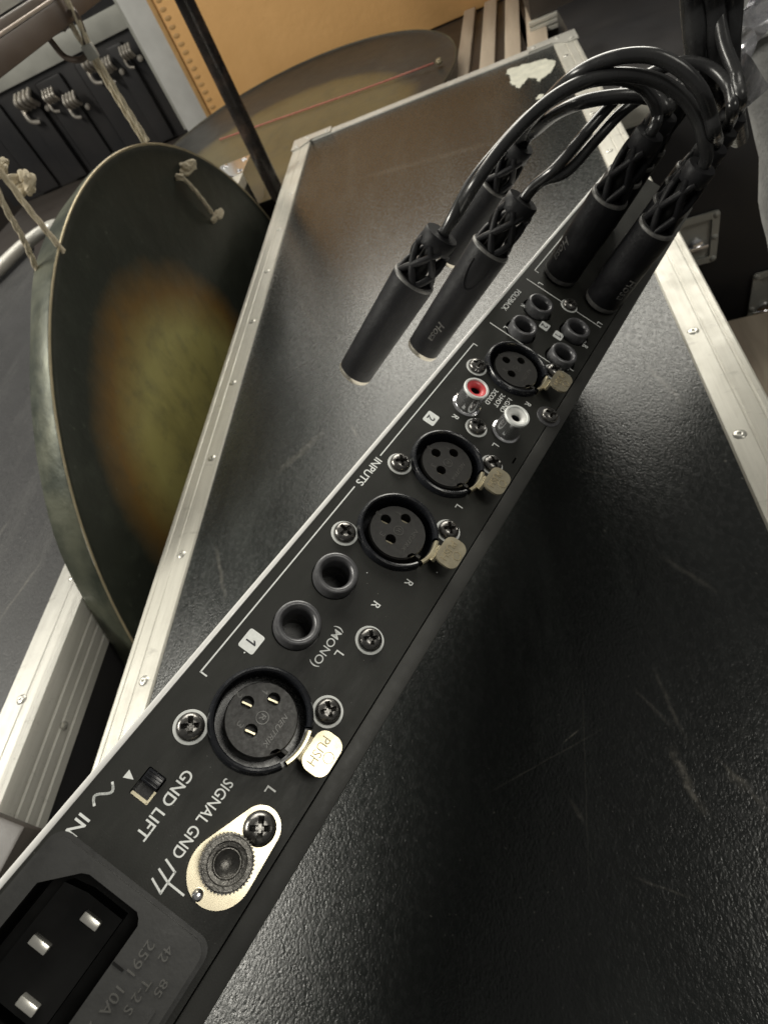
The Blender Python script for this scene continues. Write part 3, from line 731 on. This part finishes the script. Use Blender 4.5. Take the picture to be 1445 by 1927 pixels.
b = bmesh.new(); lathe(b, [(3, .02), (3, .3), (4.3, .3), (4.5, .02)], 36); obj('dark_washer', b, 'jack', unit, loc=(-138.6, 19.3, 0))

# --- quarter inch jacks
j0 = None
for k, (x, y) in enumerate(JK + JS):
    if j0 is None:
        b = bmesh.new(); lathe(b, [(6.0, -.5), (6.0, 3.2), (5.75, 3.85), (5.35, 4.05), (4.75, 4.05), (4.45, 3.85), (3.95, 3.0), (3.75, 2.4), (3.75, -7)], 56)
        j0 = obj('jack_socket', b, 'jack', unit, loc=(x, y, 0), smooth=35)
        b = bmesh.new(); lathe(b, [(3.75, -1), (3.74, -9), (0, -9)], 40); lathe(b, [(6.35, -1.2), (6.0, -1.2)], 40); obj('bore', b, 'blk_plastic', j0)
    else: dup(j0, unit, mtx=T(x, y, 0) @ (Matrix.Diagonal((.89, .89, .95, 1)) if k > 1 else Matrix.Identity(4)))
# --- phono sockets
for x, y, m_ in ((-120.9, -6.6, 'red'), (-120.9, 9.6, 'whiteins')):
    b = bmesh.new(); lathe(b, [(5.1, 0), (5.1, .5), (4.85, .7), (4.45, .9), (4.35, 8.3)], 48)
    ph_ = obj('phono_socket', b, 'chrome', unit, loc=(x, y, 0), smooth=35)
    b = bmesh.new(); lathe(b, [(4.3, 8.3), (4.4, 8.5), (4.4, 9.0), (4.2, 9.3), (3.6, 9.3), (3.45, 9.0), (3.45, 2)], 48); obj('rim', b, 'zinc', ph_)
    b = bmesh.new(); lathe(b, [(3.44, 8.7), (3.3, 8.9), (2.6, 8.8), (1.75, 8.2), (1.6, 7.6), (1.6, 2), (0, 2)], 36); obj('colour_insert', b, m_, ph_, smooth=50)
    b = bmesh.new(); lathe(b, [(1.58, 7.2), (1.5, 2.2), (0, 2.2)], 24); obj('bore', b, 'print_dark', ph_)
# --- ground terminal
c1, r1_, c2, r2_ = Vector((18.2, 13.7)), 4.6, Vector((28.6, 11.9)), 6.9
def hull(c1, r1, c2, r2, n=26):
    d = c2 - c1; a = math.atan2(d.y, d.x); k = math.acos((r1 - r2) / d.length); o = []
    for i in range(n): t = a + k + (2 * math.pi - 2 * k) * i / (n - 1); o.append((c1.x + r1 * math.cos(t), c1.y + r1 * math.sin(t)))
    for i in range(n): t = a - k + 2 * k * i / (n - 1); o.append((c2.x + r2 * math.cos(t), c2.y + r2 * math.sin(t)))
    return o
b = bmesh.new(); plate(b, hull(c1, r1_, c2, r2_), [], .03, .8)
gp = obj('ground_terminal', b, 'plate', unit)
b = bmesh.new(); n = 44
ol = []
for k in range(n * 2): a = math.pi * k / n; q = 5.35 + (.2 if k % 2 else -.2); ol.append((26.7 + q * math.cos(a), 11.7 + q * math.sin(a)))
plate(b, ol, [circle(3.9, 26.7, 11.7, 40)], .8, 7.6)
lathe(b, [(5.1, 7.6), (4.9, 7.95), (4.0, 7.95), (3.85, 7.7), (3.8, 7.2), (3.0, 7.1), (2.75, 7.4), (2.55, 7.4), (2.4, 6.6), (1.4, 6.1), (0, 6.0)], 44, T(26.7, 11.7, 0)); obj('knurled_nut', b, 'knurl', gp, smooth=30)
b = bmesh.new(); lathe(b, [(0, 3.6), (.7, 3.4), (1.1, 2.7), (1.15, 0)], 20, T(34.2, 10.6, 0)); obj('locating_pin', b, 'chrome', gp)
screw(18.2, 13.7, .55, ring=False, sc=1.12).location.z = .9 * S
# --- ground lift slide switch
b = bmesh.new(); cup(b, rrect(21.3, 27.6, -13.7, -8.9, .3, 1), -1.0, -6); sw = obj('slide_switch', b, 'blk_plastic', unit)
b = bmesh.new(); box(b, 21.5, 24.4, -13.4, -9.2, -5, .5, bev=.25)
for k in range(4): box(b, 21.75 + k * .7, 22.05 + k * .7, -13.2, -9.4, .4, .95, bev=.1)
obj('slider', b, 'blk_gloss', sw)
b = bmesh.new(); box(b, 26.8, 27.5, -13.4, -9.1, -3.0, -.7); box(b, 24.6, 27.4, -9.5, -9.0, -3.0, -.7); obj('contact_plate', b, 'gold', sw)
# --- mains inlet
b = bmesh.new(); plate(b, rrect(IX0, IX1, -19.7, 17.9, 2.8, 6), [iec_hole], 0.02, 1.5)
plate(b, rrect(IX0 - .9, IX1 + .9, -20.5, 18.9, 3.2, 6), [rrect(IX0, IX1, -19.7, 17.9, 2.8, 6)], .02, .5)
ie = obj('mains_inlet', b, 'iec', unit, smooth=20)
b = bmesh.new(); cup(b, iec_hole, 1.4, -15); obj('cavity', b, 'cavity', ie, smooth=20)
b = bmesh.new(); plate(b, [(46.5, -13.0), (45.6, -8), (45.6, 1), (66, 1), (66, -13.0)], [], -14.8, -5)
box(b, 50.2, 50.7, 4.4, 6.9, 1.0, 1.65); obj('core', b, 'cavity', ie)
b = bmesh.new(); plate(b, rrect(52, IX1 - 3, 15.6, 16.1, .2, 3), [], 1.45, 1.7); obj('label_field', b, 'iec', ie)
for x, y in ((48.5, -3.9), (55.9, -9.1), (63.5, -3.9)):
    b = bmesh.new(); box(b, x - .85, x + .85, y - 2.0, y + 2.0, -11, -2.4, bev=.3); pn = obj('pin', b, 'pin', ie); b = bmesh.new(); box(b, x - .8, x + .8, y - 1.95, y + 1.95, -11, -4.6); obj('pin_shank', b, 'cavity', pn) if False else b.free()
for tx, x, y, w_, h_ in (('2591', 47.3, 8.3, 5.6, 1.9), ('42', 44.6, 11.8, 2.6, 1.7), ('10A', 54.8, 8.4, 4.4, 1.9), ('250V~', 61.8, 8.2, 6.6, 1.9), ('T-2 S', 52.0, 11.8, 5.6, 1.7), ('61058', 60.5, 12.2, 7, 1.7), ('85', 49.0, 14.6, 2.6, 1.5)):
    b = textbm(tx, w_, h_, 1.72, T(x, y, 0))
    for v in b.verts:
        if v.co.z < 1: v.co.z = 1.4
    obj('moulded_lettering', b, 'ridge', ie, smooth=0)
# --- white printing on the panel
def print_text(tx, x, y, w_, h_, bold=.12, m_='print', z=.03):
    return obj('printed_lettering', textbm(tx, w_, h_, z, T(x, y, 0), bold), m_, unit, smooth=0)
def strokes(name, segs, wd, m_='print'):
    b = bmesh.new()
    for (x0, y0), (x1, y1) in segs:
        d = Vector((x1 - x0, y1 - y0)); L = d.length; a = math.atan2(d.y, d.x)
        box(b, -wd / 2, L + wd / 2, -wd / 2, wd / 2, -.02, .03, T(x0, y0, 0) @ Matrix.Rotation(a, 4, 'Z'))
    return obj(name, b, m_, unit, smooth=0)
print_text('INPUTS', -75.2, -17.95, 11.8, 2.5); print_text('FOLDBACK', -182.0, -17.9, 15.6, 2.2, .08)
print_text('R', -40.6, 6.9, 1.75, 2.25, .06); print_text('L', -23.6, 6.3, 1.5, 2.25, .06); print_text('(MONO)', -23.5, 2.5, 12.2, 2.9, .03)
print_text('R', -51.9, 11.0, 1.75, 2.25, .06); print_text('L', -83.3, 10.8, 1.5, 2.25, .06); print_text('L', 11.1, 11.1, 1.5, 2.25, .06)
print_text('R', -113.3, -7.1, 1.75, 2.25, .06); print_text('L', -112.9, 9.5, 1.5, 2.25, .06); print_text('R', -137.9, 10.8, 1.75, 2.25, .06)
print_text('L', -166.3, 17.0, 1.5, 2.25, .06); print_text('L', -166.0, -12.4, 1.5, 2.25, .06); print_text('R', -183.0, -12.5, 1.75, 2.25, .06)
print_text('L', -201.3, -12.7, 1.5, 2.25, .06); print_text('R', -183.2, 16.8, 1.75, 2.25, .06); print_text('L', -200.9, 16.8, 1.5, 2.25, .06)
print_text('1:GND', -131.4, 4.5, 7.6, 1.75, .05); print_text('2:HOT', -131.6, 1.65, 7.2, 1.75, .05); print_text('3:COLD', -130.9, -1.3, 8.4, 1.75, .05)
print_text('GND LIFT', 25.2, -5.9, 15.2, 2.6, .1); print_text('SIGNAL GND', 22.9, 2.4, 17.2, 2.5, .08); print_text('IN', 37.4, -17.6, 3.9, 2.7, .1)
print_text('OUTPUTS(BALANCED)', -268.5, -18.3, 34, 2.3, .03)
b = bmesh.new(); plate(b, [(24.3, -14.9), (26.2, -14.9), (25.2, -17.0)], [], -.02, .03)
bmesh.ops.rotate(b, verts=b.verts[:], cent=(25.2, -15.8, 0), matrix=Matrix.Rotation(math.pi, 3, 'Z')); obj('printed_triangle', b, 'print', unit, smooth=0)
P = [(28.0 + 5.0 * t, -17.7 + 1.1 * math.sin(2 * math.pi * t)) for t in [k / 16 for k in range(17)]]
strokes('printed_wave', list(zip(P, P[1:])), .5)
strokes('printed_ground_symbol', [((33.65, 4.13), (37.83, 4.25)), ((33.65, 4.13), (32.9, 1.24)), ((35.74, 4.2), (34.88, 1.24)), ((37.83, 4.25), (36.83, 1.23)), ((35.74, 4.2), (35.79, 8.2))], .42)
strokes('printed_bracket', [((-.4, -16.7), (-.4, -18.4)), ((-.4, -18.4), (-67.6, -18.4))], .38)
strokes('printed_bracket', [((-82.6, -18.4), (-148.6, -18.4)), ((-148.6, -18.4), (-148.6, -16.9))], .38)
strokes('printed_bracket', [((-207.2, -16.6), (-207.2, -18.3)), ((-207.2, -18.3), (-249.5, -18.3))], .38)
strokes('printed_divider', [((-163.4, -18.5), (-163.4, 9.8))], .38); strokes('printed_divider', [((-163.3, 13.9), (-163.3, 17.9))], .38)
strokes('printed_divider', [((-199.2, -18.5), (-199.2, -1.6))], .38); strokes('printed_divider', [((-199.2, 6.3), (-199.2, 17.9))], .38)
for tx, x, y, sx, sy in (('1', -13.2, -13.4, 5.4, 4.5), ('2', -106.8, -13.3, 5.0, 4.3), ('2', -179.9, -1.0, 4.4, 3.9), ('1', -179.7, 5.6, 4.4, 3.9)):
    b = bmesh.new(); plate(b, rrect(x - sx / 2, x + sx / 2, y - sy / 2, y + sy / 2, .6, 4), [], -.02, .03); o = obj('printed_box', b, 'print', unit, smooth=0)
    b = onebm(1.1, 2.8, .06, T(x, y, 0)) if tx == '1' else textbm(tx, 1.8, 2.7, .06, T(x, y, 0), .1); obj('numeral', b, 'print_dark', o, smooth=0)
for x, y in ((-47.0, -.2), (-10, -13), (-60, 16)):
    b = bmesh.new(); lathe(b, [(0, .2), (.16, .1), (.2, 0)], 8); obj('dust_speck', b, 'print', unit, loc=(x, y, 0))

# ================================================================== PLUGS AND LEADS
def plug(parent, mtx, L=38, r0=6.6, r1=7.0, tipm='ringedge', sleeve=True, text='Hosa', tdist=15, tang=0, lat=24, rim='ringedge', oval=False):
    """mtx: frame at the mating end, +Z towards the cable; parent is an Empty without rotation"""
    q = T(*(-parent_loc[parent.name])) @ mtx
    lc = mtx.inverted() @ Vector((0, 0, CAMZ)); tang = tang + math.atan2(lc.y, lc.x)
    b = bmesh.new()
    lathe(b, [(0, .2), (r0 - .8, .2), (r0 - .3, .5), (r0, 1.4), (r0 + (r1 - r0) * .5, L * .5), (r1, L - 2), (r1 - .2, L - .4), (r1 - 1.5, L - .2), (r1 - 1.7, L - 1.6), (0, L - 1.6)], 48)
    sh = obj('plug_shell', b, 'shell', parent, mtx=q, smooth=35)
    b = bmesh.new(); lathe(b, [(r1 - 1.6, L - .3), (r1 - 1.35, L + .1), (r1 - .35, L + .1), (r1 - .05, L - .3), (r1 + .02, L - 1.0)], 48); obj('rim', b, rim, sh)
    b = bmesh.new(); lathe(b, [(r0 + .03, 2.4), (r0 + .06, 1.2), (r0 - .3, .3), (r0 - 1.4, 0), (r0 - 2, .1), (r0 - 2, 3)] , 48); obj('front_ring', b, tipm, sh)
    if oval:
        b = bmesh.new(); pts = []
        for k in range(21):
            a = math.pi * (k / 20) ; th = tang + .52 * math.cos(a) ; z = L - 5 - 12 * math.sin(a)
            pts.append((( r1 + .0) * math.cos(th), (r1 + .0) * math.sin(th), z))
        tube(b, pts, .42, 8, k=2); obj('thumb_ridge', b, 'shell', sh)
    # lattice strain relief
    b = bmesh.new(); z0, z1 = L - 1.2, L - 1.2 + lat; ra, rb = r1 - 2.2, r1 - 3.0
    for s in (-1, 1):
        for k in range(4):
            pts = []
            for i in range(13):
                t = i / 12; a = k * math.pi / 2 + s * t * math.pi * .62; rr = ra + (rb - ra) * t
                pts.append((rr * math.cos(a), rr * math.sin(a), z0 + (z1 - z0 - 4) * t))
            tube(b, pts, 1.35, 8, k=2)
    lathe(b, [(rb - .9, z1 - 5.5), (rb + .7, z1 - 5.5), (rb + .95, z1 - 4.8), (rb + .95, z1 - .6), (rb + .6, z1), (2.2, z1), (2.2, z1 - 5.5)], 32)
    lathe(b, [(ra - .9, z0 + 1.6), (ra + .9, z0 + 1.6), (ra + .95, z0 - .6)], 32)
    obj('strain_relief', b, 'shell', sh, smooth=50)
    b = bmesh.new(); lathe(b, [(0, z1 - 3), (2.9, z1 - 4), (3.3, z0), (0, z0)], 24); obj('core', b, 'cavity', sh)
    if text:
        b = textbm(text, 9.5, 3.6, .35, None, .0, .3)
        for v in b.verts:
            th = tang + v.co.y / r1; rr = r0 + (r1 - r0) * .4 + (.28 if v.co.z > 0 else -.2); z = tdist - v.co.x
            v.co = Vector((rr * math.cos(th), rr * math.sin(th), z))
        obj('raised_lettering', b, 'ringedge', sh, smooth=0)
    return sh
parent_loc = {}
def lead(label, loc, group=None):
    t = thing('audio_lead', label, 'cable', group, T(*loc)); parent_loc[t.name] = Vector(loc); return t
def wire(parent, pts, r=2.0, m_='rubber', name='wire'):
    off = parent_loc[parent.name]
    b = bmesh.new(); tube(b, [Vector(p) - off for p in pts], r, 18, k=12); return obj(name, b, m_, parent, smooth=60)
def cp(x, y, d): return c2w(((x - 722.5) / 1095.14 * d, (y - 963.5) / 1095.14 * d, d))
def panelpt(X, Y, Z=0): return UM @ Vector((X, Y, Z))
nz = UM.to_3x3() @ Vector((0, 0, 1))
def panel_plug(parent, X, Y, L=37, text='Hosa', tang=0, tilt=(0, 0)):
    mt = UM @ T(X, Y, .6) @ Matrix.Rotation(tilt[0], 4, 'X') @ Matrix.Rotation(tilt[1], 4, 'Y')
    b = bmesh.new(); 
    plug(parent, mt, L=L, r0=7.6, r1=7.3, text=text, tang=tang, tdist=13, lat=24)
    top = mt @ Vector((0, 0, L + 22)); d = (mt.to_3x3() @ Vector((0, 0, 1)))
    return top, d
def loose_plug(parent, tip, ring, r0, r1, text='Hosa', tang=0, lat=22, oval=False, tdist=16):
    d = ring - tip; L = d.length; mt = frame(d); mt.translation = tip
    plug(parent, mt, L=L, r0=r0, r1=r1, tipm='tip', rim='ringedge', text=text, tang=tang, lat=lat, oval=oval, tdist=tdist)
    d.normalize(); return ring + d * (lat - 3), d

tip1, rg1 = cp(666, 704, 258), cp(781, 521, 224)
tip2, rg2 = cp(793, 660, 276), cp(925, 464, 238)
tip3, rg3 = cp(842, 486, 292), cp(934, 346, 258)
# lead 1: plug 1 -> two panel plugs
l1 = lead('black twin lead whose loose plug is leftmost, arcing to the nearest panel plugs', tip1, 'patch leads arching over the case')
e1, d1 = loose_plug(l1, tip1, rg1, 7.5, 8.7, text=None, lat=20)
pA, dA = panel_plug(l1, -213.5, -8.6, tang=math.radians(-42)); pB, dB = panel_plug(l1, -213.5, 12.2, tang=math.radians(48), text='Hosa')
s = rg1 - tip1
wire(l1, [e1 - d1 * 4 + V(1.5, 0, 0), e1 + d1 * 8, cp(885, 345, 203), cp(935, 283, 198), cp(990, 224, 194), cp(1040, 186, 191), cp(1085, 160, 189), cp(1128, 148, 188), cp(1172, 148, 188), cp(1208, 163, 190), cp(1230, 190, 192), cp(1236, 218, 195), pA + dA * 2, pA - dA * 8])
wire(l1, [e1 - d1 * 4 - V(1.5, 0, 0), e1 + d1 * 6 + V(2, 2, 0), cp(895, 345, 199), cp(950, 270, 194), cp(1010, 208, 189), cp(1062, 170, 186), cp(1120, 146, 184), cp(1180, 140, 182), cp(1240, 152, 182), cp(1285, 182, 184), cp(1312, 222, 187), cp(1324, 262, 190), pB + dB * 2, pB - dB * 8], 2.1)
# lead 2: plug 2 -> two plugs further back
l2 = lead('black twin lead with an oval thumb ridge on its loose plug beside the panel edge', tip2, 'patch leads arching over the case')
e2, d2 = loose_plug(l2, tip2, rg2, 7.7, 8.7, tang=math.radians(6), lat=22, oval=True, tdist=16)
pE, dE = panel_plug(l2, -250, 12, text=None); pF, dF = panel_plug(l2, -250, -9, text=None)
wire(l2, [e2 - d2 * 4, e2 + d2 * 6, cp(1045, 316, 212), cp(1093, 260, 208), cp(1145, 200, 206), cp(1190, 158, 204), cp(1235, 132, 206), cp(1288, 116, 204), cp(1338, 128, 202), cp(1370, 162, 199), cp(1378, 208, 195), pE + dE * 2, pE - dE * 8])
wire(l2, [e2 - d2 * 4 + V(1, 1, 0), e2 + d2 * 6 + V(3, 0, 1), cp(1066, 322, 213), cp(1118, 266, 210), cp(1168, 212, 208), cp(1212, 180, 207), cp(1250, 168, 206), cp(1276, 176, 205), pF + dF * 4, pF - dF * 8])
# lead 3: hidden plug behind
l3 = lead('black twin lead whose loose plug is half hidden behind the other two', tip3, 'patch leads arching over the case')
e3, d3 = loose_plug(l3, tip3, rg3, 7.2, 7.6, text=None, lat=20)
pC, dC = panel_plug(l3, -233, 12, text=None); pD, dD = panel_plug(l3, -233, -9, text=None)
wire(l3, [e3 - d3 * 4, e3 + d3 * 5, cp(1010, 242, 226), cp(1046, 213, 214), cp(1090, 193, 204), cp(1145, 182, 201), cp(1195, 180, 200), cp(1235, 186, 200), cp(1252, 205, 200), pD + dD * 3, pD - dD * 8], 2.3)
wire(l3, [e3 - d3 * 4, e3 + d3 * 5 - V(3, 0, 0), cp(1003, 225, 222), cp(1035, 184, 203), cp(1075, 146, 188), cp(1125, 118, 182), cp(1180, 104, 178), cp(1235, 106, 176), cp(1285, 132, 176), cp(1320, 172, 178), cp(1336, 215, 183), cp(1344, 250, 187), pC + dC * 1, pC - dC * 8], 2.15)
for X_, Y_, lab, wp in ((-267, 12, 'single black lead from the panel end, running up out of frame on the right', [(1392, 190, 196), (1384, 140, 198), (1362, 80, 200), (1352, 10, 200), (1352, -80, 196)]),
                        (-267, -9, 'single black lead from the panel end, running up through the wire arcs', [(1306, 148, 206), (1316, 110, 208), (1324, 60, 208), (1326, 0, 206), (1322, -80, 200)])):
    base = panelpt(X_, Y_, 0); l4 = lead(lab, base, 'leads at the far end of the panel')
    pG, dG = panel_plug(l4, X_, Y_, text=None)
    wire(l4, [pG - dG * 8, pG + dG * 3] + [cp(*q) for q in wp], 2.2)
# thick multicore cables dropping in from the top right
random.seed(9)
for i, (x0, x1, r, lab) in enumerate(((1304, 1316, 4.0, 'thick black cable dropping from the top, leftmost of the upright bunch'), (1340, 1342, 4.6, 'thick glossy black cable in the middle of the upright bunch'), (1376, 1368, 3.8, 'thick black cable rightmost in the upright bunch, by the shiny strap'))):
    base = cp(x1, 140, 212 + i * 4)
    t = thing('thick_cable', lab, 'cable', 'upright cables at the top right', T(*base)); parent_loc[t.name] = base
    wire(t, [cp(x0 - 8, -160, 186), cp(x0 - 3, -60, 192), cp(x0, 10, 200), cp((x0 + x1) / 2, 80, 206), cp(x1 + 4, 140, 214), cp(x1 + 10, 190, 230), cp(x1 + 22, 260, 262)], r, name='jacket')
# shiny twisted strap
base = cp(1415, 60, 230)
st = thing('shiny_strap', 'shiny black and silver twisted strap hanging in the top right corner', 'strap', mtx=T(*base))
b = bmesh.new(); b2 = bmesh.new(); prev = None
for k in range(46):
    t = k / 45; a = t * 9.0 + math.sin(t * 11) * .7
    c = cp(1400 + 28 * math.sin(t * 7), -40 + 230 * t, 226 + 10 * math.sin(t * 5)) - base
    wv = (C2W @ Vector((math.cos(a), .25, math.sin(a)))) * (9 + 2 * math.sin(t * 17))
    row = [b2.verts.new(c - wv + C2W @ Vector((0, 0, 1.6))), b2.verts.new(c), b2.verts.new(c + wv - C2W @ Vector((0, 0, 1.6)))]
    if prev:
        for i in range(2): b2.faces.new((prev[i], prev[i + 1], row[i + 1], row[i]))
    prev = row
bmesh.ops.solidify(b2, geom=b2.faces[:], thickness=.8); merge(b, b2)
obj('webbing', b, 'chrome', st, smooth=50)
